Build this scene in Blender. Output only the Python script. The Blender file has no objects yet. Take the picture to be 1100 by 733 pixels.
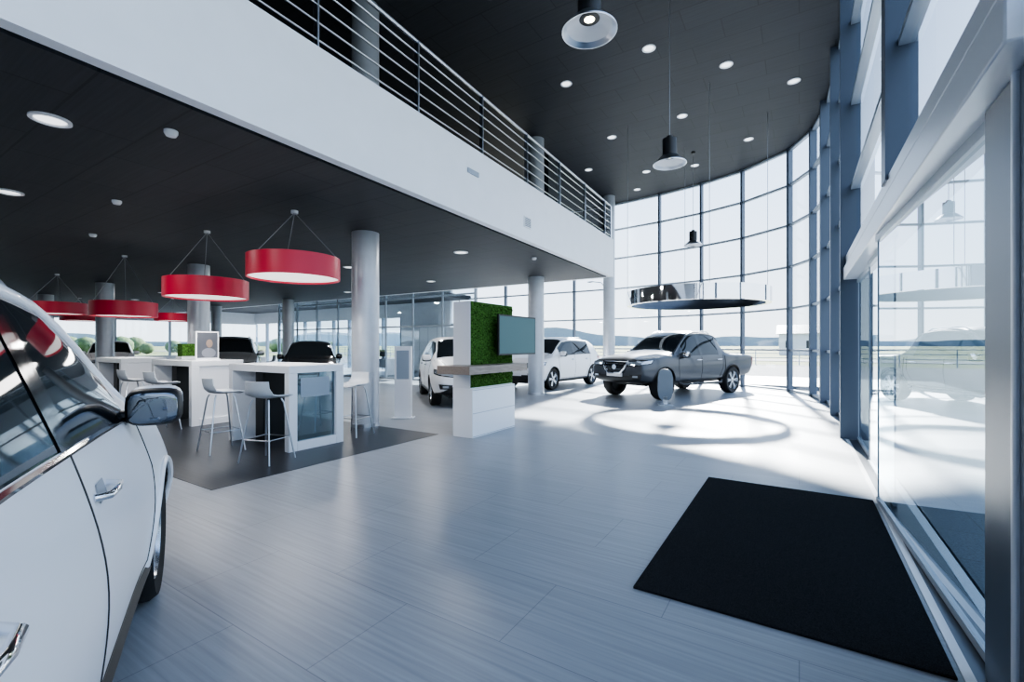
import bpy, bmesh, math, random
from mathutils import Vector, Matrix
from mathutils.bvhtree import BVHTree
random.seed(7)
scene = bpy.context.scene
V = Vector

# ---------------------------------------------------------------- materials
def mat(name, col, rough=.5, metal=0., spec=.5, emit=None, es=0., coat=0.):
    m = bpy.data.materials.new(name); m.use_nodes = True
    b = m.node_tree.nodes['Principled BSDF']
    b.inputs['Base Color'].default_value = (*col, 1)
    b.inputs['Roughness'].default_value = rough
    b.inputs['Metallic'].default_value = metal
    b.inputs['Specular IOR Level'].default_value = spec
    b.inputs['Coat Weight'].default_value = coat
    b.inputs['Coat Roughness'].default_value = .03
    if emit:
        b.inputs['Emission Color'].default_value = (*emit, 1)
        b.inputs['Emission Strength'].default_value = es
    return m

def noisy(m, scale=20., amt=.15, bump=0., stretch=(1, 1, 1)):
    nt = m.node_tree; n = nt.nodes; l = nt.links
    b = n['Principled BSDF']; base = b.inputs['Base Color'].default_value[:]
    tc = n.new('ShaderNodeTexCoord'); mp = n.new('ShaderNodeMapping'); nz = n.new('ShaderNodeTexNoise')
    mp.inputs['Scale'].default_value = stretch
    nz.inputs['Scale'].default_value = scale; nz.inputs['Detail'].default_value = 6
    l.new(tc.outputs['Object'], mp.inputs['Vector']); l.new(mp.outputs[0], nz.inputs['Vector'])
    cr = n.new('ShaderNodeValToRGB')
    cr.color_ramp.elements[0].position = .3; cr.color_ramp.elements[1].position = .7
    cr.color_ramp.elements[0].color = (*[c * (1 - amt) for c in base[:3]], 1)
    cr.color_ramp.elements[1].color = (*[min(1, c * (1 + amt)) for c in base[:3]], 1)
    l.new(nz.outputs['Fac'], cr.inputs[0]); l.new(cr.outputs[0], b.inputs['Base Color'])
    if bump:
        bp = n.new('ShaderNodeBump'); bp.inputs['Strength'].default_value = bump
        bp.inputs['Distance'].default_value = .01
        l.new(nz.outputs['Fac'], bp.inputs['Height']); l.new(bp.outputs[0], b.inputs['Normal'])
    return m

def tiled(name, c1, c2, mortar, bw, rh, ms, rough, streak=.2, sscale=(1.2, 45, 1), off=.5, spec=.5):
    m = bpy.data.materials.new(name); m.use_nodes = True
    nt = m.node_tree; n = nt.nodes; l = nt.links; b = n['Principled BSDF']
    tc = n.new('ShaderNodeTexCoord')
    br = n.new('ShaderNodeTexBrick'); br.offset = off
    br.inputs['Scale'].default_value = 1; br.inputs['Brick Width'].default_value = bw
    br.inputs['Row Height'].default_value = rh; br.inputs['Mortar Size'].default_value = ms
    br.inputs['Mortar Smooth'].default_value = .1
    br.inputs['Color1'].default_value = (*c1, 1); br.inputs['Color2'].default_value = (*c2, 1)
    br.inputs['Mortar'].default_value = (*mortar, 1)
    l.new(tc.outputs['Object'], br.inputs['Vector'])
    mp = n.new('ShaderNodeMapping'); mp.inputs['Scale'].default_value = sscale
    nz = n.new('ShaderNodeTexNoise'); nz.inputs['Scale'].default_value = 1; nz.inputs['Detail'].default_value = 5
    l.new(tc.outputs['Object'], mp.inputs[0]); l.new(mp.outputs[0], nz.inputs['Vector'])
    mr = n.new('ShaderNodeMapRange'); mr.inputs[1].default_value = .3; mr.inputs[2].default_value = .7
    mr.inputs[3].default_value = 1 - streak; mr.inputs[4].default_value = 1 + streak
    l.new(nz.outputs['Fac'], mr.inputs[0])
    mx = n.new('ShaderNodeVectorMath'); mx.operation = 'SCALE'
    l.new(br.outputs['Color'], mx.inputs[0]); l.new(mr.outputs[0], mx.inputs['Scale'])
    l.new(mx.outputs[0], b.inputs['Base Color'])
    b.inputs['Roughness'].default_value = rough; b.inputs['Specular IOR Level'].default_value = spec
    bp = n.new('ShaderNodeBump'); bp.inputs['Strength'].default_value = .12; bp.inputs['Distance'].default_value = .002
    inv = n.new('ShaderNodeMath'); inv.operation = 'SUBTRACT'; inv.inputs[0].default_value = 1
    l.new(br.outputs['Fac'], inv.inputs[1]); l.new(inv.outputs[0], bp.inputs['Height']); l.new(bp.outputs[0], b.inputs['Normal'])
    return m

def glassmat(name, tint, refl=1., p=4.):
    m = bpy.data.materials.new(name); m.use_nodes = True
    nt = m.node_tree; n = nt.nodes; l = nt.links
    n.remove(n['Principled BSDF']); out = n['Material Output']
    tr = n.new('ShaderNodeBsdfTransparent'); tr.inputs[0].default_value = (*tint, 1)
    gl = n.new('ShaderNodeBsdfGlossy'); gl.inputs['Roughness'].default_value = .003
    gl.inputs['Color'].default_value = (.9, .95, 1, 1)
    lw = n.new('ShaderNodeLayerWeight'); lw.inputs[0].default_value = .5
    pw = n.new('ShaderNodeMath'); pw.operation = 'POWER'; pw.inputs[1].default_value = p
    ma = n.new('ShaderNodeMath'); ma.operation = 'MULTIPLY_ADD'; ma.inputs[1].default_value = .9 * refl; ma.inputs[2].default_value = .06
    mx = n.new('ShaderNodeMixShader')
    l.new(lw.outputs['Facing'], pw.inputs[0]); l.new(pw.outputs[0], ma.inputs[0]); l.new(ma.outputs[0], mx.inputs[0])
    l.new(tr.outputs[0], mx.inputs[1]); l.new(gl.outputs[0], mx.inputs[2]); l.new(mx.outputs[0], out.inputs[0])
    return m

M_floor = tiled('floor_tile', (.30, .322, .355), (.32, .343, .376), (.20, .215, .24), 1.2, .6, .0025, .34, .13, spec=.4)
M_dfloor = tiled('dark_floor_tile', (.026, .03, .038), (.032, .036, .045), (.014, .017, .02), 1.2, .6, .003, .36, .2, spec=.35)
M_ceil = tiled('dark_ceiling', (.034, .037, .043), (.039, .042, .048), (.02, .022, .026), 1.2, .6, .01, .6, .15, spec=.3)
M_white = noisy(mat('white_paint', (.84, .86, .90), .5), 3, .02)
M_whiteg = mat('white_gloss', (.86, .87, .90), .22)
M_wall = noisy(mat('wall_plaster', (.66, .68, .72), .7), 4, .03)
M_dwall = noisy(mat('dark_wall', (.03, .034, .042), .7), 4, .1)
M_col = noisy(mat('column_silver', (.48, .51, .56), .38, .35), 8, .04)
M_steel = mat('brushed_steel', (.62, .65, .70), .28, 1)
M_chrome = mat('chrome', (.85, .87, .9), .05, 1)
M_mull = mat('mullion_paint', (.085, .11, .15), .4, .2)
M_mull2 = mat('mullion_light', (.33, .38, .44), .4, .2)
M_hdr = mat('header_aluminium', (.66, .70, .76), .35, .2)
M_black = mat('black_plastic', (.012, .013, .015), .45)
M_bgloss = mat('black_gloss', (.01, .011, .014), .08, 0, .6)
M_rub = noisy(mat('tyre_rubber', (.012, .012, .013), .75), 30, .2)
M_mat = noisy(mat('carpet_black', (.018, .019, .022), .95, spec=.1), 260, .9, .8)
M_red = mat('lamp_red', (.56, .010, .05), .4)
M_diff = mat('lamp_diffuser', (.9, .9, .9), .5, emit=(1, .97, .95), es=.7)
M_lamp = mat('lamp_emit', (1, 1, 1), .5, emit=(1, .93, .7), es=6)
M_lamp2 = mat('lamp_emit_soft', (1, 1, 1), .5, emit=(.95, .98, 1), es=1.1)
M_wood = noisy(mat('counter_wood', (.30, .24, .20), .45), 5, .25, stretch=(12, 1, 12))
M_moss = noisy(mat('moss_green', (.055, .125, .025), .9, spec=.1), 45, .85, 1.)
M_screen = mat('tv_screen', (.02, .05, .06), .4, 0, .2, emit=(.08, .17, .20), es=.42)
M_glass = glassmat('window_glass', (.88, .93, .96))
M_gdoor = glassmat('door_glass', (.46, .58, .64), 1.0, 1.7)
M_wire = mat('cable', (.30, .31, .33), .4, .6)
M_cglass = mat('car_glass', (.012, .016, .02), .03, 0, .4)
M_cwhite = mat('car_paint_white', (.90, .905, .93), .35, 0, .5, coat=.25)
M_cgrey = mat('car_paint_grey', (.065, .07, .08), .33, .6, .4, coat=.35)
M_cblack = mat('car_paint_black', (.012, .013, .016), .2, 0, .5, coat=1)
M_csilver = mat('car_paint_silver', (.45, .48, .52), .3, .7, .5, coat=1)
M_rim = mat('alloy_rim', (.50, .53, .57), .25, .9)
M_hl = mat('headlight_lens', (.55, .60, .66), .08, .6, .8, coat=1)
M_tail = mat('tail_light', (.35, .01, .015), .15, 0, .6, coat=1)
M_seat = mat('stool_shell', (.55, .58, .62), .35)
M_bronze = mat('dark_metal', (.09, .10, .12), .3, .8)
M_mglass = mat('mirror_glass', (.14, .16, .19), .04, 1)
M_ground = noisy(mat('asphalt', (.11, .115, .125), .9), 1.5, .12)
M_pave = tiled('terrace_paving', (.085, .105, .13), (.10, .12, .145), (.05, .06, .07), .6, .6, .006, .5, .45, (60, 60, 1), 0)
M_grass = noisy(mat('grass', (.12, .14, .055), .95), .6, .35)
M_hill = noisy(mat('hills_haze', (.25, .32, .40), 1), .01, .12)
M_leaf = noisy(mat('foliage', (.07, .11, .04), .9), 2., .6)

# ---------------------------------------------------------------- mesh builder
class MB:
    def __init__(s): s.v = []; s.f = []; s.m = []; s.s = []; s.mats = []
    def mi(s, m):
        if m not in s.mats: s.mats.append(m)
        return s.mats.index(m)
    def add(s, vs, fs, m, smooth=False, M=None):
        o = len(s.v)
        for p in vs:
            p = V(p)
            s.v.append(M @ p if M else p)
        k = s.mi(m)
        for f in fs:
            s.f.append([i + o for i in f]); s.m.append(k); s.s.append(smooth)
    def box(s, x0, x1, y0, y1, z0, z1, m, M=None):
        vs = [(x, y, z) for z in (z0, z1) for y in (y0, y1) for x in (x0, x1)]
        s.add(vs, [(0, 2, 3, 1), (4, 5, 7, 6), (0, 1, 5, 4), (2, 6, 7, 3), (0, 4, 6, 2), (1, 3, 7, 5)], m, False, M)
    def beam(s, p0, p1, w, z0, z1, m):
        p0 = V((*p0[:2], 0)); p1 = V((*p1[:2], 0)); d = (p1 - p0); L = d.length
        M = Matrix.Translation(p0) @ Matrix.Rotation(math.atan2(d.y, d.x), 4, 'Z')
        s.box(0, L, -w / 2, w / 2, z0, z1, m, M)
    def cyl(s, p0, p1, r, m, r1=None, n=16, caps=True):
        p0 = V(p0); p1 = V(p1); r1 = r if r1 is None else r1
        d = (p1 - p0).normalized(); a = d.orthogonal().normalized(); b = d.cross(a)
        vs = []
        for p, rr in ((p0, r), (p1, r1)):
            for i in range(n):
                t = 2 * math.pi * i / n; vs.append(p + a * math.cos(t) * rr + b * math.sin(t) * rr)
        s.add(vs, [(i, (i + 1) % n, n + (i + 1) % n, n + i) for i in range(n)], m, True)
        if caps: s.add(vs, [tuple(range(n)), tuple(range(n, 2 * n))], m)
    def tube(s, pts, r, m, n=8, closed=False):
        pts = [V(p) for p in pts]; N = len(pts); vs = []; a = None
        for i, p in enumerate(pts):
            if closed: d = pts[(i + 1) % N] - pts[i - 1]
            else: d = pts[min(i + 1, N - 1)] - pts[max(i - 1, 0)]
            d.normalize()
            if a is None: a = d.orthogonal().normalized()
            a = (a - d * a.dot(d)).normalized(); b = d.cross(a)
            for k in range(n):
                t = 2 * math.pi * k / n; vs.append(p + (a * math.cos(t) + b * math.sin(t)) * r)
        fs = []
        for i in range(N if closed else N - 1):
            j = (i + 1) % N
            for k in range(n): fs.append((i * n + k, i * n + (k + 1) % n, j * n + (k + 1) % n, j * n + k))
        if not closed: fs += [tuple(range(n)), tuple(range((N - 1) * n, N * n))]
        s.add(vs, fs, m, True)
    def lathe(s, prof, m, n=40, M=None, smooth=True):
        vs = []
        for r, z in prof:
            for i in range(n):
                t = 2 * math.pi * i / n; vs.append((r * math.cos(t), r * math.sin(t), z))
        fs = []
        for j in range(len(prof) - 1):
            for i in range(n): fs.append((j * n + i, j * n + (i + 1) % n, (j + 1) * n + (i + 1) % n, (j + 1) * n + i))
        s.add(vs, fs, m, smooth, M)
    def sheet(s, grid, m, th=.012):
        R = len(grid); C = len(grid[0]); g = [[V(p) for p in r] for r in grid]
        def nrm(i, j):
            a = g[min(i + 1, R - 1)][j] - g[max(i - 1, 0)][j]; b = g[i][min(j + 1, C - 1)] - g[i][max(j - 1, 0)]
            return a.cross(b).normalized()
        vs = [g[i][j] for i in range(R) for j in range(C)] + [g[i][j] + nrm(i, j) * th for i in range(R) for j in range(C)]
        o = R * C; fs = []
        for i in range(R - 1):
            for j in range(C - 1):
                a = i * C + j; fs.append((a, a + 1, a + C + 1, a + C)); fs.append((o + a, o + a + C, o + a + C + 1, o + a + 1))
        for j in range(C - 1):
            fs.append((j, j + 1, o + j + 1, o + j)); a = (R - 1) * C + j; fs.append((a, a + 1, o + a + 1, o + a))
        for i in range(R - 1):
            a = i * C; fs.append((a, a + C, o + a + C, o + a)); a = i * C + C - 1; fs.append((a, a + C, o + a + C, o + a))
        s.add(vs, fs, m, True)
    def ellip(s, c, rad, m, e=1., n=20, M=None):
        vs = []; fs = []; k = n // 2
        sg = lambda x: math.copysign(abs(x) ** e, x)
        for j in range(k + 1):
            ph = -math.pi / 2 + math.pi * j / k
            for i in range(n):
                t = 2 * math.pi * i / n
                vs.append((c[0] + rad[0] * sg(math.cos(ph)) * sg(math.cos(t)), c[1] + rad[1] * sg(math.cos(ph)) * sg(math.sin(t)), c[2] + rad[2] * sg(math.sin(ph))))
        for j in range(k):
            for i in range(n): fs.append((j * n + i, j * n + (i + 1) % n, (j + 1) * n + (i + 1) % n, (j + 1) * n + i))
        s.add(vs, fs, m, True, M)
    def obj(s, name, loc=(0, 0, 0), rz=0., bevel=0., parent=None, angle=40):
        me = bpy.data.meshes.new(name); me.from_pydata([tuple(v) for v in s.v], [], s.f)
        for m in s.mats: me.materials.append(m)
        for p, k, sm in zip(me.polygons, s.m, s.s): p.material_index = k; p.use_smooth = True
        me.update()
        bm = bmesh.new(); bm.from_mesh(me); bmesh.ops.recalc_face_normals(bm, faces=bm.faces); bm.to_mesh(me); bm.free()
        me.set_sharp_from_angle(angle=math.radians(angle))
        ob = bpy.data.objects.new(name, me); scene.collection.objects.link(ob)
        ob.location = loc; ob.rotation_euler = (0, 0, rz)
        if parent: ob.parent = parent
        if bevel:
            b = ob.modifiers.new('bevel', 'BEVEL'); b.width = bevel; b.segments = 2; b.limit_method = 'ANGLE'; b.angle_limit = math.radians(50)
        return ob

def empty(name, loc=(0, 0, 0), rz=0.):
    e = bpy.data.objects.new(name, None); scene.collection.objects.link(e)
    e.location = loc; e.rotation_euler = (0, 0, rz); e.empty_display_size = .3; return e

def prism(name, poly, z0, z1, m):
    n = len(poly); mb = MB()
    vs = [(x, y, z0) for x, y in poly] + [(x, y, z1) for x, y in poly]
    fs = [tuple(range(n))[::-1], tuple(range(n, 2 * n))] + [(i, (i + 1) % n, n + (i + 1) % n, n + i) for i in range(n)]
    mb.add(vs, fs, m); return mb.obj(name)

# ---------------------------------------------------------------- shell
XB = -34.; YB = -9.; ZC = 7.3; ZS = 3.35; ZM = 4.42
curve = [(.72, 8.5), (.72, 11.1), (.62, 13.4), (.35, 14.9), (-.22, 16.1), (-1.6, 17.2), (-3.0, 17.8), (-4.6, 18.2), (-6.6, 18.5),
         (-8.4, 18.6), (-10.2, 18.6), (-12, 18.6), (-13.8, 18.6), (-15.4, 18.6)]
outline = [(.8, YB - .1), (.8, 8.5)] + [(x + .08, y + .08) for x, y in curve[1:]] + [(XB - .1, 18.7), (XB - .1, YB - .1)]
prism('floor', outline, -.1, 0, M_floor)
prism('ceiling', outline, ZC, ZC + .3, M_ceil)
fx = lambda y: -4.06 - .0397 * y
YE = 12.65
mb = MB(); mb.add([(-13.9, 2.2, .001), (-4.8, 2.2, .001), (-4.8, 5.48, .001), (-13.9, 5.48, .001), (-13.9, 2.2, .004), (-4.8, 2.2, .004), (-4.8, 5.48, .004), (-13.9, 5.48, .004)],
       [(4, 5, 6, 7), (0, 1, 5, 4), (1, 2, 6, 5), (2, 3, 7, 6), (3, 0, 4, 7)], M_dfloor); mb.obj('floor_dark_inlay')
prism('ceiling_lower', [(XB, YB), (fx(YB) - .12, YB), (fx(YE) - .12, YE - .12), (XB, YE - .12)], ZS, ZS + .25, M_ceil)
prism('floor_mezzanine', [(XB, YB), (fx(YB) - .12, YB), (fx(YE) - .12, YE - .12), (XB, YE - .12)], ZM - .12, ZM - .04, M_dwall)
mb = MB(); mb.beam((fx(YB), YB), (fx(YE), YE), .12, ZS, ZM, M_white); mb.beam((fx(YE), YE - .06), (XB, YE - .06), .12, ZS, ZM, M_white); mb.obj('trim_mezzanine_fascia')
mb = MB(); mb.box(-6.75, -6.6, YE, 18.5, ZM, ZC, M_dwall); mb.obj('wall_upper_end')
mb = MB(); mb.box(-14.2, -14, YB, YE + 6, ZM, ZC, M_dwall); mb.obj('wall_upper_back')
mb = MB(); mb.box(-14.2, -6.75, YE + .02, 18.55, ZM, ZM + .2, M_ceil); mb.obj('ceiling_bay')
mb = MB(); mb.box(XB, -14.2, YE, 18.7, ZM - .7, ZM - .5, M_ceil); mb.obj('ceiling_office')
mb = MB(); mb.box(XB - .1, .8, YB - .2, YB, 0, ZC, M_wall); mb.obj('wall_back')
mb = MB()
mb.box(XB - .1, XB, YB, 18.7, 0, .75, M_wall); mb.box(XB - .1, XB, YB, 18.7, 2.9, ZC, M_wall)
y = YB
while y < 18.8:
    mb.box(XB - .1, XB, y - .06, y + .06, .75, 2.9, M_mull2); y += 2.77
mb.box(XB - .06, XB - .05, YB, 18.7, .75, 2.9, M_glass)
mb.obj('wall_left')
mb = MB(); mb.box(-19, -15.4, 18.5, 18.7, 0, ZC, M_wall); mb.box(XB, -19, 18.5, 18.7, 2.95, ZC, M_wall)
x = -19.
while x > XB:
    mb.box(x - .05, x + .05, 18.5, 18.7, 0, 2.95, M_mull2); x -= 1.5
mb.box(XB, -19, 18.59, 18.6, 0, 2.95, M_glass); mb.obj('wall_far')

def glaze(name, p0, p1, z0, z1, trans, postw=.07, postd=.16, post=True, lowpost=None):
    mb = MB(); p0 = V((*p0, 0)); p1 = V((*p1, 0)); d = p1 - p0; L = d.length
    M = Matrix.Translation(p0) @ Matrix.Rotation(math.atan2(d.y, d.x), 4, 'Z')
    mb.add([(0, 0, z0), (L, 0, z0), (L, 0, z1), (0, 0, z1)], [(0, 1, 2, 3)], M_glass, False, M)
    for z in trans: mb.box(0, L, -.03, .07, z - .03, z + .03, M_mull2, M)
    if post: mb.box(-postw / 2, postw / 2, -.05, postd, lowpost if lowpost is not None else z0, z1, M_mull, M)
    return mb.obj(name)
TR = [.05, 1.25, 2.5, 3.75, 5.0, 6.2, 7.25]
wn = 1
for i in range(len(curve) - 1):
    top = ZC if i < 8 else ZM
    glaze('window_%d' % wn, curve[i], curve[i + 1], 0, top, [t for t in TR if t < top], .09 if i < 3 else .07, .2 if i < 3 else .13); wn += 1
for y0, y1 in ((-9, -6.5), (-6.5, -3.9), (-3.9, -1.3), (-1.3, 2.1)):
    glaze('window_%d' % wn, (.72, y0), (.72, y1), 0, ZC, TR, .12, .18); wn += 1
glaze('window_%d' % wn, (.72, 2.3), (.72, 4.7), 2.7, ZC, [3.75, 5, 6.2, 7.25], .12, .15); wn += 1
glaze('window_%d' % wn, (.72, 4.7), (.72, 8.5), 2.7, ZC, [3.75, 5, 6.2, 7.25], .2, .15); wn += 1
mb = MB()
mb.box(.56, .86, 2.1, 8.46, 2.38, 2.56, M_hdr); mb.box(.62, .86, 2.1, 8.46, 2.56, 2.62, M_mull); mb.box(.59, .86, 2.1, 8.46, 2.62, 2.74, M_hdr)
mb.box(.66, .80, 2.36, 2.69, 0, 2.38, M_mull); mb.box(.645, .82, 2.33, 2.36, 0, 2.38, M_hdr); mb.box(.66, .82, 2.1, 2.33, 0, 2.38, M_mull)
mb.obj('trim_door_header', bevel=.008)
mb = MB(); mb.box(.585, .625, 2.1, 8.4, .0, .006, M_whiteg); mb.box(.625, .80, 2.1, 8.4, .0, .004, M_bronze); mb.box(.80, .86, 2.1, 8.4, -.01, .006, M_whiteg); mb.obj('trim_threshold')
def door(name, p0, p1, frame=False):
    mb = MB(); p0 = V((*p0, 0)); p1 = V((*p1, 0)); d = p1 - p0; L = d.length
    M = Matrix.Translation(p0) @ Matrix.Rotation(math.atan2(d.y, d.x), 4, 'Z')
    mb.add([(0, 0, .03), (L, 0, .03), (L, 0, 2.36), (0, 0, 2.36)], [(0, 1, 2, 3)], M_gdoor, False, M)
    mb.box(0, L, -.015, .015, .008, .05, M_mull2, M); mb.box(0, L, -.02, .02, 2.32, 2.38, M_mull2, M)
    mb.box(0, .012, -.006, .006, .05, 2.32, M_mull2, M); mb.box(L - .012, L, -.006, .006, .05, 2.32, M_mull2, M)
    mb.obj(name)
door('door_1', (.708, 2.72), (.597, 5.2)); door('door_2', (.70, 5.1), (.70, 6.8)); door('door_3', (.74, 6.7), (.74, 8.4))
cols = [(-6.4, 5.4), (-6.4, 11.5), (-6.4, 17.45), (-6.4, -.7), (-12.4, 5.4), (-18.5, 5.4), (-18.5, 11.5), (-24.6, 5.4), (-24.6, 11.5), (-12.4, -.7), (-18.5, -.7)]
for i, (x, y) in enumerate(cols):
    mb = MB(); top = ZC if x > -13 and y < 18 else ZS
    mb.cyl((0, 0, 0), (0, 0, top), .23, M_col, n=48, caps=False)
    mb.lathe([(.24, 0), (.24, .06), (.23, .06)], M_steel)
    mb.obj('column', (x, y, 0))
mb = MB(); mb.box(-.81, .56, 2.6, 5.19, 0, .014, M_mat); mb.obj('entrance_mat', bevel=.004)
mb = MB(); ys = [2.91 + 1.52 * k for k in range(-7, 7)]
hs = [.12, .30, .48, .66, .82]
for y in ys:
    mb.box(fx(y) - .05, fx(y) + .02, y - .009, y + .009, ZM, ZM + .96, M_steel)
ex = fx(YE) - .02
for k, h in enumerate(hs): mb.tube([(fx(YB) - .01, YB + .1, ZM + h), (ex, YE - .06, ZM + h), (-6.5, YE - .06, ZM + h)], .011, M_steel)
mb.tube([(fx(YB) - .01, YB + .1, ZM + .97), (ex, YE - .06, ZM + .97), (-6.5, YE - .06, ZM + .97)], .026, M_steel, 12)
mb.box(ex - .01, ex + .03, YE - .1, YE - .02, ZM, ZM + .96, M_steel)
mb.obj('mezzanine_railing')
mb = MB(); y = 7.36
mb.box(fx(y) + .06, fx(y) + .085, y - .12, y + .12, 3.58, 3.78, M_whiteg)
for k in range(6): mb.box(fx(y) + .085, fx(y) + .09, y - .1, y + .1, 3.60 + k * .028, 3.615 + k * .028, M_mull)
y = 5.6; mb.box(fx(y) + .06, fx(y) + .08, y - .14, y + .14, 4.0, 4.07, M_mull2)
mb.obj('vent_grille')
mb = MB()
for x, y in [(-2.53, 9.15), (-1.3, 10.55), (-4.45, 9.4), (-2.55, 12.3), (-.1, 12), (-4.5, 12.5), (-1.23, 14.7), (-6.0, 14.4), (-4.4, 15.6), (-2.9, 15.9), (-4.4, 6.3), (-2.5, 6.2), (-.3, 7.3), (-9, 8), (-9, 4), (-1., 3), (-5.2, 17.2)]:
    M = Matrix.Translation((x, y, ZC)); mb.lathe([(.13, 0), (.13, -.012), (.10, -.012), (.095, -.002)], M_whiteg, 24, M); mb.lathe([(.095, -.003), (.001, -.003)], M_lamp2, 24, M)
mb.obj('ceiling_downlights')
mb = MB()
for x, y, r in [(-5.47, 1.23, .14), (-6.0, 7.55, .15), (-8.5, 1.53, .14), (-9.5, 7.5, .14), (-12.5, 7.5, .14), (-12.5, 1.5, .14), (-16, 7.5, .14), (-16, 1.5, .14), (-20, 7.5, .14), (-20, 2, .14), (-9.5, 10.5, .14), (-14, 11, .14), (-24, 8, .14)]:
    M = Matrix.Translation((x, y, ZS)); mb.lathe([(r, 0), (r, -.015), (r * .8, -.018), (r * .75, -.004)], M_whiteg, 32, M); mb.lathe([(r * .75, -.005), (.001, -.005)], M_lamp2, 32, M)
mb.obj('soffit_downlights')
mb = MB()
for x, y in [(-4.84, 1.88), (-5.0, 8.9), (-7.5, 6.6), (-7.8, 2.4), (-10.5, 2.9)]:
    M = Matrix.Translation((x, y, ZS)); mb.lathe([(.055, 0), (.055, -.025), (.04, -.05), (.001, -.055)], M_whiteg, 20, M)
mb.obj('smoke_detectors')

def dome(x, y, z):
    mb = MB()
    mb.cyl((0, 0, .13), (0, 0, .42), .115, M_black, n=32); mb.cyl((0, 0, .42), (0, 0, .47), .05, M_black, n=16)
    mb.lathe([(.10, .14), (.15, .11), (.262, 0), (.268, 0), (.268, .012), (.155, .125), (.10, .15)], M_steel, 48)
    mb.lathe([(.262, .003), (.15, .105), (.098, .125)], M_whiteg, 48)
    mb.lathe([(.05, .118), (.001, .118)], M_lamp, 24); mb.lathe([(.1, .122), (.05, .118)], M_black, 24)
    mb.tube([(0, 0, .46), (0, 0, ZC - z)], .007, M_wire, 6); mb.cyl((0, 0, ZC - z - .05), (0, 0, ZC - z), .06, M_black)
    mb.obj('dome_pendant_lamp', (x, y, z))
dome(-1.74, 4.2, 4.47); dome(-1.84, 7.9, 4.43); dome(-2.75, 14.8, 4.45)
def drum(x, y, zb, R=.62, zt=ZS):
    mb = MB(); H = .31
    mb.lathe([(R - .015, .0), (R, 0), (R, H), (R - .015, H), (R - .015, 0)], M_red, 72)
    mb.lathe([(R - .015, .03), (.001, .03)], M_diff, 72)
    mb.lathe([(R - .016, H - .02), (.001, H - .02)], M_whiteg, 72)
    for k in range(3):
        t = math.radians(95 + 120 * k + 65); mb.tube([(R * .96 * math.cos(t), R * .96 * math.sin(t), H), (0, 0, zt - zb - .03)], .006, M_wire, 6)
    mb.cyl((0, 0, zt - zb - .04), (0, 0, zt - zb), .05, M_whiteg)
    mb.obj('red_drum_pendant', (x, y, zb))
drum(-6.2, 3.95, 2.36); drum(-8.55, 3.85, 2.20); drum(-12.4, 3.95, 2.02, .58); drum(-17.2, 4.0, 2.25); drum(-25, 6.5, 2.4); drum(-22, 8.6, 2.4)
mb = MB(); R = 1.75
mb.lathe([(R - .13, 2.45), (R, 2.45), (R, 2.81), (R - .05, 2.81)], M_chrome, 96)
mb.lathe([(R - .05, 2.81), (R - .05, 2.60), (R - .13, 2.451)], M_bronze, 96)  # inner face coloured dark, standing in for the dark ceiling reflected in the chrome
for k in range(4):
    t = math.radians(200 + 90 * k); mb.tube([(R * math.cos(t) * .985, R * math.sin(t) * .985, 2.8), (R * math.cos(t) * .985, R * math.sin(t) * .985, ZC)], .007, M_wire, 6)
mb.obj('chrome_ring_pendant', (-2.3, 12.7, 0))

# ---------------------------------------------------------------- cars
SUV = dict(wx=(1.33, -1.32), R=.345, tw=.24, arch=.395, track=.775, st=[
    (-2.20, .45, .85, .92, .62, .70, .66, .50), (-2.12, .32, 1.02, 1.12, .74, .84, .78, .64), (-1.84, .27, 1.10, 1.53, .82, .90, .81, .62),
    (-1.3, .24, 1.12, 1.63, .88, .94, .83, .63), (-.6, .22, 1.11, 1.67, .86, .92, .81, .63), (-.10, .22, 1.10, 1.675, .86, .92, .81, .63),
    (.45, .22, 1.08, 1.63, .86, .92, .81, .61), (.80, .22, 1.06, 1.43, .86, .92, .82, .66), (1.2, .24, 1.03, 1.12, .90, .95, .84, .74),
    (1.5, .25, .99, 1.06, .90, .96, .84, .70), (1.85, .27, .92, .99, .84, .93, .81, .64), (2.10, .30, .82, .88, .72, .84, .74, .56), (2.2, .40, .68, .72, .55, .68, .62, .45)],
    gs=(3, 4, 5, 6), gt=(1, 6, 7), bed=())
PICK = dict(wx=(1.6, -1.55), R=.385, tw=.26, arch=.45, track=.785, st=[
    (-2.78, .55, .98, 1.04, .70, .84, .84, .78), (-2.72, .48, 1.07, 1.13, .80, .90, .89, .84), (-2.2, .44, 1.09, 1.14, .84, .92, .89, .85),
    (-1.20, .40, 1.09, 1.14, .84, .92, .89, .85), (-1.14, .40, 1.12, 1.58, .84, .91, .85, .64), (-.98, .38, 1.13, 1.77, .84, .91, .85, .63),
    (-.3, .38, 1.12, 1.83, .84, .91, .85, .64), (.35, .38, 1.11, 1.79, .84, .91, .85, .63), (.75, .38, 1.11, 1.52, .84, .91, .85, .68), (1.12, .38, 1.10, 1.22, .84, .92, .86, .76),
    (1.5, .38, 1.10, 1.19, .86, .94, .88, .72), (2.1, .40, 1.05, 1.13, .84, .94, .86, .70), (2.38, .44, 1.0, 1.06, .80, .90, .82, .66), (2.5, .50, .90, .94, .74, .84, .78, .60)],
    gs=(5, 6, 7), gt=(4, 7, 8), bed=(2,))

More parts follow.
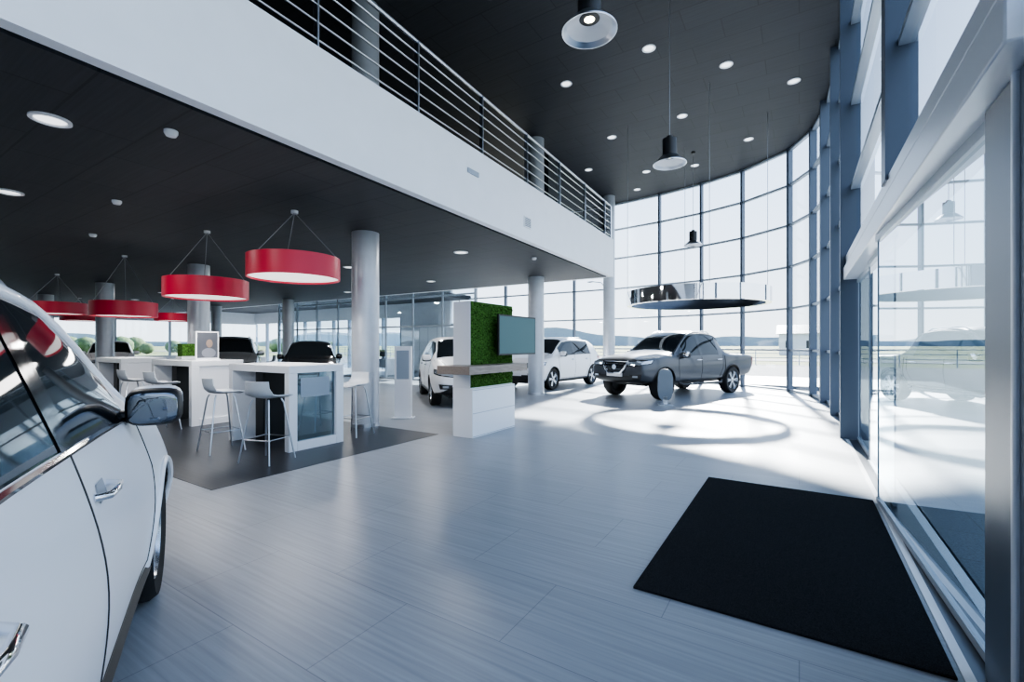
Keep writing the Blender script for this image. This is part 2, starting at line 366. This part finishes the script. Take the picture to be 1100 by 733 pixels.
def make_car(name, loc, ang, K, paint, sc=1., rails=True, clad=True, chrome_mirror=False):
    E = empty(name, (loc[0], loc[1], 0), ang); E.scale = (sc, sc, sc)
    bm = bmesh.new(); cl = bm.edges.layers.float.new('crease_edge'); rings = []
    for (x, zl, zb, zt, wl, wm, wb, wt) in K['st']:
        zm = zl + (zb - zl) * .55; dz = min(.06, (zt - zb) * .4)
        half = [(0, zl), (wl * .8, zl), (wl, zl + .07), (wm, zm), (wb, zb), (wt, zt - dz), (wt * .72, zt - .004), (0, zt + .012)]
        ring = half + [(-y, z) for y, z in half[-2:0:-1]]
        rings.append([bm.verts.new((x, y, z)) for y, z in ring])
    n = 14
    for i in range(len(rings) - 1):
        for k in range(n):
            f = bm.faces.new((rings[i][k], rings[i][(k + 1) % n], rings[i + 1][(k + 1) % n], rings[i + 1][k])); f.smooth = True
            kk = min(k, 13 - k)
            if kk <= 1: f.material_index = 2
            elif kk == 4 and i in K['gs']: f.material_index = 1
            elif kk >= 5 and i in K['gt']: f.material_index = 1
            elif kk >= 6 and i in K['bed']: f.material_index = 2
    bm.faces.new(rings[0]); bm.faces.new(rings[-1][::-1])
    for i in range(len(rings) - 1):
        for k, c in ((4, .55), (10, .55), (5, .35), (9, .35), (2, .5), (12, .5)):
            e = bm.edges.get((rings[i][k], rings[i + 1][k]))
            if e: e[cl] = c
    bmesh.ops.recalc_face_normals(bm, faces=bm.faces)
    me = bpy.data.meshes.new('body'); bm.to_mesh(me); bm.free()
    for m in (paint, M_cglass, M_black): me.materials.append(m)
    tmp = bpy.data.objects.new('tmpbody', me); scene.collection.objects.link(tmp)
    ss = tmp.modifiers.new('s', 'SUBSURF'); ss.levels = 3; ss.render_levels = 3
    cb = MB()
    for wx in K['wx']:
        for sd in (-1, 1): cb.cyl((wx, sd * .5, K['R']), (wx, sd * 1.3, K['R']), K['arch'], M_black, n=48)
    cut = cb.obj('tmpcut'); cut.data.materials.clear()
    for m in (paint, M_cglass, M_black): cut.data.materials.append(m)
    for p in cut.data.polygons: p.material_index = 2
    bo = tmp.modifiers.new('b', 'BOOLEAN'); bo.operation = 'DIFFERENCE'; bo.object = cut; bo.solver = 'EXACT'
    dg = bpy.context.evaluated_depsgraph_get(); dg.update()
    bme = bpy.data.meshes.new_from_object(tmp.evaluated_get(dg)); bme.name = 'body'
    bo.show_viewport = False; dg = bpy.context.evaluated_depsgraph_get(); dg.update()
    fme = bpy.data.meshes.new_from_object(tmp.evaluated_get(dg))
    bvh = BVHTree.FromPolygons([v.co.copy() for v in fme.vertices], [tuple(p.vertices) for p in fme.polygons])
    bpy.data.objects.remove(tmp); bpy.data.objects.remove(cut)
    for p in bme.polygons: p.use_smooth = True
    bme.set_sharp_from_angle(angle=math.radians(35))
    bo_ = bpy.data.objects.new('body', bme); scene.collection.objects.link(bo_); bo_.parent = E
    D = MB()
    def hit(a, t, z, eps=.003):
        o = V((math.cos(a), math.sin(a), 0)); tt = V((-math.sin(a), math.cos(a), 0))
        h = bvh.ray_cast(o * 5 + tt * t + V((0, 0, z)), -o)
        if h[0] is None: return None
        return h[0] + o * eps
    def side(x, z, s, eps=.003):
        h = bvh.ray_cast(V((x, s * 3, z)), V((0, -s, 0)))
        return None if h[0] is None else h[0] + V((0, s * eps, 0))
    def seam(path, s, r=.004, m=M_black, eps=0.):
        pts = []
        for (x0, z0), (x1, z1) in zip(path[:-1], path[1:]):
            N = max(2, int(math.hypot(x1 - x0, z1 - z0) / .05))
            for i in range(N): pts.append(side(x0 + (x1 - x0) * i / N, z0 + (z1 - z0) * i / N, s, eps))
        pts.append(side(*path[-1], s, eps)); pts = [p for p in pts if p]
        if len(pts) > 2: D.tube(pts, r, m, 6)
    def patch(a, c, m, eps=.004, N=14, Mv=6):
        c = [(-p[0] * math.sin(a) + p[1] * math.cos(a), p[2]) for p in c]
        pts = {}
        for i in range(N + 1):
            for j in range(Mv + 1):
                u = i / N; v = j / Mv
                t = (c[0][0] * (1 - u) + c[1][0] * u) * (1 - v) + (c[3][0] * (1 - u) + c[2][0] * u) * v
                z = (c[0][1] * (1 - u) + c[1][1] * u) * (1 - v) + (c[3][1] * (1 - u) + c[2][1] * u) * v
                pts[i, j] = hit(a, t, z, eps)
        for i in range(N):
            for j in range(Mv):
                q = [pts[i, j], pts[i + 1, j], pts[i + 1, j + 1], pts[i, j + 1]]
                if all(q): D.add(q, [(0, 1, 2, 3)], m, True)
    P = K is PICK
    R = K['R']; wf, wr = K['wx']
    for s in (-1, 1):
        for wx in K['wx']:
            W = MB(); A = Matrix.Translation((wx, s * K['track'], R)) @ Matrix.Rotation(-s * math.pi / 2, 4, 'X')
            w = K['tw'] / 2; rr = R * .70
            W.lathe([(rr, -w * .8), (R * .93, -w), (R, -w * .7), (R, w * .7), (R * .93, w), (rr, w * .85)], M_rub, 48, A)
            W.lathe([(rr, w * .85), (rr * .97, w * .75), (rr * .93, w * .3), (rr * .93, -w * .8)], M_rim, 48, A)
            W.lathe([(rr * .93, w * .0), (.001, w * .0)], M_black, 48, A)
            for q in range(5 if not P else 6):
                for off in (-.13, .13):
                    th = 2 * math.pi * q / (5 if not P else 6) + off
                    B = A @ Matrix.Rotation(th, 4, 'Z')
                    W.box(.03, rr * .96, -.018, .018, w * .45, w * .75, M_rim, B)
            W.lathe([(.07, w * .5), (.07, w * .78), (.03, w * .86), (.001, w * .86)], M_rim, 24, A)
            W.obj('wheel_%s_%s' % ('front' if wx > 0 else 'rear', 'left' if s > 0 else 'right'), parent=E)
            pts = []
            for q in range(0, 25):
                t = math.pi * (-.06 + 1.12 * q / 24); ra = K['arch'] + .012
                p = side(wx + ra * math.cos(t), max(.2, R + ra * math.sin(t)), s, .0)
                if p: pts.append(p)
            D.tube(pts, .018 if clad else .008, M_black if clad and not name == 'suv' else paint, 8)
        a = s * math.pi / 2
        if P:
            seam([(.98, 1.08), (1.02, .8), (.95, .5), (-.02, .47), (-.05, 1.1)], s, .006); seam([(-.05, .47), (-.9, .47), (-1.05, .75), (-1.1, 1.12)], s, .006)
            seam([(-1.17, .45), (-1.17, 1.10)], s, .012); dz = 1.0; hx = (.1, -.9)
            bx = (-.10, .02); zb = 1.13
        else:
            seam([(.92, 1.02), (.98, .8), (.9, .36), (-.06, .34), (-.10, .8), (-.12, 1.08)], s); seam([(-.06, .34), (-.8, .34), (-.95, .55), (-1.12, .75), (-1.22, 1.1)], s)
            dz = .93; hx = (.05, -.92); bx = (-.19, -.06); zb = 1.1
            seam([(-1.3, zb + .008), (-.6, zb), (.3, zb - .02), (.82, zb - .035)], s, .011, M_bgloss)
            seam([(.95, .30), (.2, .30), (-.95, .30)], s, .03, M_black)
        top = (1.70 if P else 1.58)
        patch(a, [(bx[0], s, zb), (bx[1], s, zb), (bx[1], s, top), (bx[0], s, top)], M_bgloss, .004, 4, 10)
        for x in hx:
            p0 = side(x - .1, dz, s, .0); p1 = side(x - .08, dz, s, .035); p2 = side(x + .07, dz, s, .037); p3 = side(x + .1, dz, s, 0.)
            D.tube([p0, p1, (p1 + p2) / 2 + V((0, s * .006, 0)), p2, p3], .012, M_chrome, 10)
            patch(a, [(x - .06, s, dz - .03), (x + .06, s, dz - .03), (x + .05, s, dz + .03), (x - .05, s, dz + .03)], M_bronze if P else M_csilver, .002, 6, 4)
        mx = .78; mz = zb + .02
        mw = .105; cy = s * (.80 + .125)
        mm = M_chrome if chrome_mirror else paint
        D.ellip((mx + .025, cy, mz + .014), (.085, mw, .078), mm, .62)
        D.ellip((mx - .012, cy, mz - .002), (.09, mw * 1.02, .086), M_black, .55)
        D.ellip((mx - .10, cy, mz - .002), (.006, mw * .86, .068), M_mglass, .5)
        D.cyl((mx, s * .74, mz - .05), (mx - .005, s * .90, mz - .04), .03, M_black)
        if P: rp = [(1.12, .78, 1.155), (.75, .705, 1.44), (.38, .655, 1.70), (-.3, .655, 1.755), (-.95, .65, 1.70), (-1.14, .665, 1.50)]
        else: rp = [(1.2, .765, 1.065), (.80, .69, 1.36), (.45, .635, 1.545), (-.1, .65, 1.60), (-.6, .65, 1.59), (-1.3, .645, 1.55)]
        pr = []
        for i in range(len(rp) - 1):
            for q in range(4):
                u = q / 4; p = V(rp[i]).lerp(V(rp[i + 1]), u)
                o = V((0, s * .8, 1.)).normalized(); q0 = V((p.x, s * p.y, p.z))
                h = bvh.ray_cast(q0 + o * .6, -o); pr.append(h[0] - o * .006 if h[0] else q0)
        D.tube(pr, .026, paint, 10)
        if rails:
            rr_ = [(-1.1 if not P else -.85), (-.9 if not P else -.7), .1, (.35 if not P else .3)]; pr = []
            for i, x in enumerate(rr_):
                h = bvh.ray_cast(V((x, s * .56, 3)), V((0, 0, -1))); pr.append(h[0] + V((0, 0, .0 if i in (0, 3) else .045)))
            D.tube(pr, .014, M_steel, 8)
        f = K['st'][-1][0]; r = K['st'][0][0]
        xa = s * math.radians(40); fz = .80 if not P else .95
        patch(xa, [(f, s * .42, fz - .10), (f - .42, s * .86, fz - .02), (f - .52, s * .86, fz + .09), (f - .04, s * .36, fz + .05)], M_bgloss, .004)
        patch(xa, [(f, s * .45, fz - .075), (f - .38, s * .86, fz - .0), (f - .46, s * .86, fz + .07), (f - .04, s * .40, fz + .03)], M_hl, .007)
        bz = .56 if P else .44
        patch(xa, [(f, s * .52, bz), (f - .15, s * .74, bz), (f - .17, s * .74, bz + .12), (f, s * .50, bz + .10)], M_black, .005)
        patch(xa, [(f - .03, s * .57, bz + .03), (f - .1, s * .67, bz + .03), (f - .1, s * .67, bz + .08), (f - .03, s * .57, bz + .08)], M_hl, .009, 4, 3)
        ta = math.pi - s * math.radians(42)
        if P: patch(ta, [(r, s * .70, .76), (r + .14, s * .9, .76), (r + .14, s * .9, 1.04), (r, s * .70, 1.04)], M_tail, .006)
        else: patch(ta, [(r, s * .50, .84), (r + .35, s * .86, .90), (r + .40, s * .86, 1.04), (r + .05, s * .5, .98)], M_tail, .006)
    gz = .72 if not P else .84; f = K['st'][-1][0]
    gh = .10 if not P else .15; gw = .36 if not P else .44
    patch(0, [(f, -gw * .75, gz - gh), (f, gw * .75, gz - gh), (f, gw, gz + gh), (f, -gw, gz + gh)], M_bgloss, .005)
    for s in (-1, 1):
        p = [hit(0, s * y, z, .014) for y, z in ((gw * .98, gz + gh), (gw * .70, gz - gh * .3), (gw * .45, gz - gh), (.0, gz - gh - .01))]
        if all(p): D.tube(p, .032 if P else .014, M_chrome, 8)
    if P:
        p = [hit(0, y, gz + gh, .012) for y in (-gw, -.2, 0, .2, gw)]
        if all(p): D.tube(p, .02, M_chrome, 8)
        for z in (gz - .05, gz + .02, gz + .09):
            p = [hit(0, y, z, .012) for y in (-.3, -.15, 0, .15, .3)]
            if all(p): D.tube(p, .008, M_chrome, 6)
    p = hit(0, 0, gz, .012)
    if p: D.cyl(p - V((.02, 0, 0)), p + V((.012, 0, 0)), .065, M_chrome, n=24)
    lz = .38 if not P else .52
    patch(0, [(f, -.62, lz), (f, .62, lz), (f, .52, lz + .11), (f, -.52, lz + .11)], M_black, .005)
    p = hit(0, 0, lz + .13, .01)
    if p: D.box(p.x - .01, p.x + .008, -.26, .26, p.z - .05, p.z + .05, M_whiteg)
    p = hit(math.pi, 0, .62 + (.1 if P else 0), .01)
    if p: D.box(p.x - .008, p.x + .01, -.26, .26, p.z - .055, p.z + .055, M_whiteg)
    for s in (-1, 1):
        pts = []
        for i in range(9):
            x = wf - .12 + (f - wf) * i / 8 * .9
            h = bvh.ray_cast(V((x, s * (.66 - .10 * i / 8), 3)), V((0, 0, -1)))
            if h[0]: pts.append(h[0])
        if len(pts) > 2: D.tube(pts, .004, M_black, 5)
    if P:
        for s in (-1, 1):
            D.tube([(1.0, s * .86, .42), (.9, s * .92, .36), (-.9, s * .92, .36), (-1.0, s * .86, .42)], .03, M_black, 10)
    D.obj('details', parent=E)
    U = MB(); U.box(wr - .3, wf + .3, -.5, .5, K['st'][5][1] - .04, K['st'][5][1] + .12, M_black)
    for wx in K['wx']: U.cyl((wx, -K['track'], R), (wx, K['track'], R), .04, M_black)
    U.obj('underbody', parent=E)
    return E

make_car('suv', (-2.24, -.243), math.radians(154.6), SUV, M_cwhite)
make_car('pickup_truck', (-3.08, 13.75), math.radians(-113), PICK, M_cgrey, chrome_mirror=True)
make_car('suv', (-7.27, 14.2), math.atan2(-.996, -.083), SUV, M_cwhite)
make_car('hatchback', (-7.70, 9.55), math.atan2(-.66, .75), SUV, M_cwhite, .97, rails=False, clad=False)
make_car('hatchback', (-13.8, 9.4), math.atan2(-.6, .8), SUV, M_cblack, .93, rails=False, clad=False)
make_car('suv', (-16.6, 8.2), math.atan2(-.5, .86), SUV, M_csilver, 1.02)
make_car('hatchback', (-26, 7.8), math.atan2(-.3, .9), SUV, M_cwhite, .95, rails=False, clad=False)

# ---------------------------------------------------------------- reception tower with moss wall
E = empty('moss_wall_totem', (-4.33, 6.09, 0))
mb = MB()
mb.box(-.19, .14, -.59, .59, 0, 2.07, M_whiteg)
mb.box(-.19, .19, -.60, .60, 0, .74, M_whiteg)
mb.obj('cabinet', parent=E, bevel=.004)
mb = MB()
for z in (.02, .37, .72): mb.box(.19, .193, -.595, .595, z - .004, z + .004, M_mull2)
mb.obj('drawer_gaps', parent=E)
mb = MB(); ny, nz_ = 60, 66; g = []
for i in range(nz_ + 1):
    g.append([(.145 + random.random() * .04 * (0 if i in (0, nz_) or j in (0, ny) else 1), -.58 + 1.16 * j / ny, .76 + 1.30 * i / nz_) for j in range(ny + 1)])
vs = [p for r in g for p in r]; fs = [(i * (ny + 1) + j, i * (ny + 1) + j + 1, (i + 1) * (ny + 1) + j + 1, (i + 1) * (ny + 1) + j) for i in range(nz_) for j in range(ny)]
mb.add(vs, fs, M_moss); mb.box(.12, .15, -.585, .585, .755, 2.065, M_moss); mb.obj('moss_panel', parent=E)
mb = MB(); mb.box(-.17, .43, -.99, .61, .98, 1.10, M_wood); mb.obj('counter_shelf', parent=E, bevel=.005)
mb = MB(); mb.box(.20, .30, .2, .7, 1.45, 1.7, M_black); mb.box(.30, .335, -.11, 1.07, 1.24, 1.89, M_black); mb.box(.335, .338, -.085, 1.045, 1.265, 1.865, M_screen); mb.obj('television', parent=E, bevel=.003)

# ---------------------------------------------------------------- bar tables
def table(x0, x1, y0, y1, panel=True):
    E = empty('bar_table', (0, 0, 0)); H = 1.13; mb = MB()
    mb.box(x0, x1, y0, y1, H - .10, H, M_whiteg)
    mb.box(x1 - .10, x1, y0, y0 + .12, 0, H - .10, M_whiteg); mb.box(x1 - .10, x1, y1 - .12, y1, 0, H - .10, M_whiteg); mb.box(x1 - .10, x1, y0 + .12, y1 - .12, 0, .12, M_whiteg)
    mb.box(x0, x0 + .10, y0, y1, 0, H - .10, M_whiteg)
    mb.obj('frame', parent=E, bevel=.006)
    mb = MB()
    if panel: mb.box(x1 - .06, x1 - .055, y0 + .12, y1 - .12, .12, H - .10, M_gdoor); mb.box(x1 - .054, x1 - .05, y0 + .2, y1 - .2, .70, .96, M_mull2)
    else: mb.box(x1 - .08, x1 - .03, y0 + .12, y1 - .12, .12, H - .10, M_whiteg)
    mb.obj('infill_panel', parent=E)
    mb = MB(); mb.box(x0 + .35, x0 + .55, y0 + .2, y1 - .2, 0, H - .1, M_black); mb.obj('cable_spine', parent=E)
table(-7.1, -5.6, 3.49, 4.33); table(-10.4, -8.8, 3.72, 4.58, False); table(-13.2, -11.8, 3.7, 4.5, False)

def stool(x, y, rz):
    mb = MB(); z = .76; g = []
    prof = [(.20, -.015), (.14, .0), (.05, -.005), (-.05, -.002), (-.13, .015), (-.18, .06), (-.205, .13), (-.215, .21)]
    for py, pz in prof:
        r = []
        for j in range(9):
            u = j / 4 - 1; w = .20 - (.03 if pz > .1 else 0)
            r.append((u * w, py + (.05 * u * u if pz > .03 else 0), z + pz + .035 * u * u * (1 if pz < .05 else .0)))
        g.append(r)
    mb.sheet(g, M_seat, .014)
    for sx in (-1, 1):
        for sy in (-1, 1):
            mb.tube([(sx * .11, sy * .10, z - .01), (sx * .13, sy * .12, z - .06), (sx * .22, sy * .21, .0)], .010, M_steel, 8)
    mb.tube([(.187, .175, .28), (-.187, .175, .28), (-.187, -.175, .28), (.187, -.175, .28)], .007, M_steel, 6, closed=True)
    mb.obj('bar_stool', (x, y, 0), rz)
stool(-5.45, 3.12, .3); stool(-6.5, 3.1, -.1); stool(-5.9, 4.75, math.pi + .2); stool(-8.9, 3.3, .1); stool(-10.0, 3.3, 0); stool(-6.8, 4.75, math.pi)

mb = MB(); mb.box(-.16, .16, -.05, .05, 0, 1.38, M_whiteg); mb.box(-.12, .12, -.054, -.05, .75, 1.3, M_mull2); mb.box(-.2, .2, -.12, .12, 0, .02, M_whiteg)
mb.obj('info_totem', (-6.45, 6.35, 0), math.radians(32), .004)
mb = MB(); mb.box(-.05, .05, -.2, .2, 0, .02, M_whiteg); mb.box(-.012, .012, -.19, .19, .02, .52, M_whiteg)
mb.box(.013, .015, -.17, .17, .04, .50, mat('poster_print', (.07, .075, .09), .4)); mb.ellip((.016, .03, .30), (.003, .055, .075), mat('poster_skin', (.22, .16, .13), .6)); mb.ellip((.0145, .02, .13), (.003, .12, .09), mat('poster_shirt', (.16, .17, .2), .6))
mb.obj('tabletop_sign', (-9.1, 4.1, 1.13), 0)
mb = MB(); mb.box(-.1, .1, -.16, .16, 0, .30, M_moss); mb.box(-.12, .12, -.18, .18, 0, .06, M_whiteg); mb.obj('moss_planter', (-9.9, 4.15, 1.13), 0)
mb = MB(); n = 24; vs = []
for i in range(n):
    t = 2 * math.pi * i / n; sg = lambda v: math.copysign(abs(v) ** .6, v)
    vs.append((.17 * sg(math.cos(t)), 0, .47 + .37 * sg(math.sin(t))))
vs2 = [(x, .05, z) for x, y, z in vs]
mb.add(vs + vs2, [tuple(range(n)), tuple(range(2 * n - 1, n - 1, -1))] + [(i, (i + 1) % n, n + (i + 1) % n, n + i) for i in range(n)], mat('stand_panel', (.16, .19, .23), .4, .3))
mb.box(-.16, .16, -.12, .16, 0, .025, M_steel); mb.box(-.05, .05, .0, .05, .02, .2, M_steel)
mb.obj('display_stand', (-2.66, 11.0, 0), math.radians(20), .006)

def chair(x, y, rz, m=M_whiteg):
    mb = MB(); g = []
    for py, pz in [(.24, .0), (.1, -.02), (-.08, -.02), (-.18, .03), (-.22, .15), (-.25, .36)]:
        g.append([((j / 3 - 1) * .22, py + .04 * (j / 3 - 1) ** 2, .45 + pz + .02 * (j / 3 - 1) ** 2) for j in range(7)])
    mb.sheet(g, m, .02)
    for sx in (-1, 1):
        for sy in (-1, 1): mb.tube([(sx * .15, sy * .14, .45), (sx * .21, sy * .21, 0)], .011, M_steel, 8)
    mb.obj('chair', (x, y, 0), rz)
def desk(x, y, rz):
    mb = MB(); mb.box(-.8, .8, -.4, .4, .72, .75, M_whiteg); mb.box(-.78, -.74, -.38, .38, 0, .72, M_whiteg); mb.box(.74, .78, -.38, .38, 0, .72, M_whiteg); mb.box(-.74, .74, .3, .32, .3, .72, M_whiteg)
    mb.box(-.25, .25, .1, .13, .85, 1.18, M_black); mb.box(-.03, .03, .11, .15, .76, .9, M_black); mb.box(-.1, .1, .04, .2, .75, .765, M_black); mb.obj('desk', (x, y, 0), rz, .004)
for x, y, r in [(-13.6, 2.4, .5), (-14.6, 3.4, -.6), (-15.6, 4.8, 2), (-16.6, 3.2, 1), (-11.5, 8.0, 2.6), (-22.2, 5.6, .4), (-20.4, 3.2, 2)]: chair(x, y, r)
for x, y, r in [(-15.4, 1.9, .4), (-20.8, 4.6, .2), (-21, 14.6, 0), (-17, 15.3, 0), (-12.5, 14.9, 0), (-26, 14, 0)]: desk(x, y, r)
for x, y, r in [(-21, 15.7, 3.1), (-17, 16.4, 3.1), (-12.5, 16, 3.1), (-26, 15.1, 3.)]: chair(x, y, r, M_black)
mb = MB(); x = -22.4
while x < -9.7:
    mb.box(x - .03, x + .03, 13.4, 13.46, 0, ZS + .3, M_mull2); x += 1.55
for z in (.03, 2.15, 3.3): mb.box(-22.4, -10, 13.41, 13.45, z - .03, z + .03, M_mull2)
mb.box(-22.4, -10, 13.428, 13.432, 0, ZS + .3, M_glass); mb.obj('glass_partition')
mb = MB(); mb.box(-17.6, -14.6, 17.9, 18.1, .0, 2.3, M_whiteg)
for k in range(5): mb.box(-17.6 + .6 * k, -17.58 + .6 * k, 17.895, 17.9, 0, 2.3, M_mull2)
mb.obj('storage_cabinet')

# ---------------------------------------------------------------- outside
mb = MB(); mb.box(-1500, 1500, -1500, 1500, -.4, -.3, M_grass); mb.obj('ground_field')
mb = MB(); mb.box(-60, 60, -40, 42, -.3, -.16, M_ground); mb.obj('ground_parking')
mb = MB(); mb.box(.9, 4.5, -9, 24, -.16, -.03, M_pave); mb.box(-34, .9, 18.85, 24, -.16, -.03, M_pave); mb.obj('ground_terrace')
mb = MB(); mb.box(-300, 300, 55, 63, -.3, -.25, M_ground); mb.obj('ground_road')
mb = MB()
for x in range(-60, 61, 3): mb.cyl((x, 42, -.16), (x, 42, 1.1), .04, M_mull2, n=6)
for z in (.4, .75, 1.08): mb.box(-60, 60, 41.98, 42.02, z - .03, z + .03, M_mull2)
for yy in range(-6, 42, 3): mb.cyl((40, yy, -.16), (40, yy, 1.1), .04, M_mull2, n=6)
for z in (.4, .75, 1.08): mb.box(39.98, 40.02, -6, 42, z - .03, z + .03, M_mull2)
mb.obj('fence')
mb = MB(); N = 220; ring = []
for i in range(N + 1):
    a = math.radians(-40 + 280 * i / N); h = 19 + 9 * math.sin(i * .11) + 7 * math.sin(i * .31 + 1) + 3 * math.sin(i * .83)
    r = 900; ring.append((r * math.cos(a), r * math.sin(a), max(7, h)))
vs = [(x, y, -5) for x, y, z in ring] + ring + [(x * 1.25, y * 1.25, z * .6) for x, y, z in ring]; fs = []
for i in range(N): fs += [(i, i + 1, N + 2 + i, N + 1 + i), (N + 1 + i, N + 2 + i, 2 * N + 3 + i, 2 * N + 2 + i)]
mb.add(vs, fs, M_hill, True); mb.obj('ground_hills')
def lamp_post(x, y, rz):
    mb = MB(); mb.cyl((0, 0, -.3), (0, 0, 8), .11, M_mull, .06, 10); mb.tube([(0, 0, 7.9), (.3, 0, 8.3), (1.4, 0, 8.5)], .05, M_mull, 6); mb.ellip((1.6, 0, 8.48), (.4, .14, .08), M_mull)
    mb.obj('street_lamp', (x, y, 0), rz)
lamp_post(-18.2, 48, 3.1); lamp_post(6, 52, 3); lamp_post(26, 50, 0); lamp_post(-40, 50, 0)
mb = MB(); mb.box(-5, 5, -3, 3, -.3, 3.4, M_wall); mb.add([(-5.4, -3.4, 3.4), (5.4, -3.4, 3.4), (5.4, 3.4, 3.4), (-5.4, 3.4, 3.4), (-5.4, 0, 5), (5.4, 0, 5)], [(0, 1, 5, 4), (3, 4, 5, 2), (0, 4, 3), (1, 2, 5), (0, 3, 2, 1)], M_bronze)
for k in range(3): mb.box(-4 + 3 * k, -3 + 3 * k, -3.03, -3, .9, 2.2, M_cglass)
mb.obj('farm_building', (2, 95, 0))
mb = MB()
for i in range(60):
    x = -100 - random.random() * 30; y = -40 + i * 2.2; r = .8 + random.random() * 1.2
    mb.ellip((x, y, r * .7), (r, r * 1.1, r), M_leaf, 1, 10)
mb.obj('hedge_trees')

# ---------------------------------------------------------------- light
w = bpy.data.worlds.new('world'); scene.world = w; w.use_nodes = True
n = w.node_tree.nodes; l = w.node_tree.links; bg = n['Background']
tc = n.new('ShaderNodeTexCoord'); sp = n.new('ShaderNodeSeparateXYZ'); cr = n.new('ShaderNodeValToRGB')
l.new(tc.outputs['Generated'], sp.inputs[0]); l.new(sp.outputs['Z'], cr.inputs[0]); l.new(cr.outputs[0], bg.inputs[0])
e = cr.color_ramp.elements; e[0].position = 0; e[0].color = (.93, .96, 1, 1); e[1].position = 1; e[1].color = (.36, .50, .80, 1)
k = e.new(.12); k.color = (.80, .88, 1, 1); k = e.new(.40); k.color = (.55, .71, .97, 1)
bg.inputs[1].default_value = 2.3
sd = bpy.data.lights.new('sun', 'SUN'); sd.energy = 28; sd.angle = math.radians(2.2); sd.color = (1, .96, .90)
so = bpy.data.objects.new('sun', sd); scene.collection.objects.link(so)
to = V((-.12, 1, .66)).normalized(); so.rotation_euler = (-to).to_track_quat('-Z', 'Y').to_euler()
def area(x, y, z, size, power, col=(1, .97, .94)):
    a = bpy.data.lights.new('downlight', 'AREA'); a.shape = 'DISK'; a.size = size; a.energy = power; a.color = col; a.specular_factor = 0.
    o = bpy.data.objects.new('downlight', a); scene.collection.objects.link(o); o.location = (x, y, z)
for x, y in [(-5.47, 1.23), (-6.0, 7.55), (-9.5, 7.5), (-12.5, 7.5), (-16, 1.5), (-20, 7.5), (-9.5, 10.5), (-14, 11), (-8.5, 1.53)]: area(x, y, ZS - .03, .25, 34)
for x, y in [(-6.2, 3.9), (-8.6, 3.85), (-12.4, 3.85)]: area(x, y, 1.98, 1.0, 20)

# ---------------------------------------------------------------- camera
cd = bpy.data.cameras.new('camera'); cd.sensor_width = 36; cd.lens = 16.1; cd.shift_y = .0041; cd.clip_start = .02; cd.clip_end = 3000
co = bpy.data.objects.new('camera', cd); scene.collection.objects.link(co)
co.location = (0, 0, 1.4); co.rotation_euler = (math.pi / 2, 0, math.radians(32.1)); scene.camera = co
scene.view_settings.view_transform = 'AgX'; scene.view_settings.look = 'AgX - Medium High Contrast'; scene.view_settings.exposure = .5
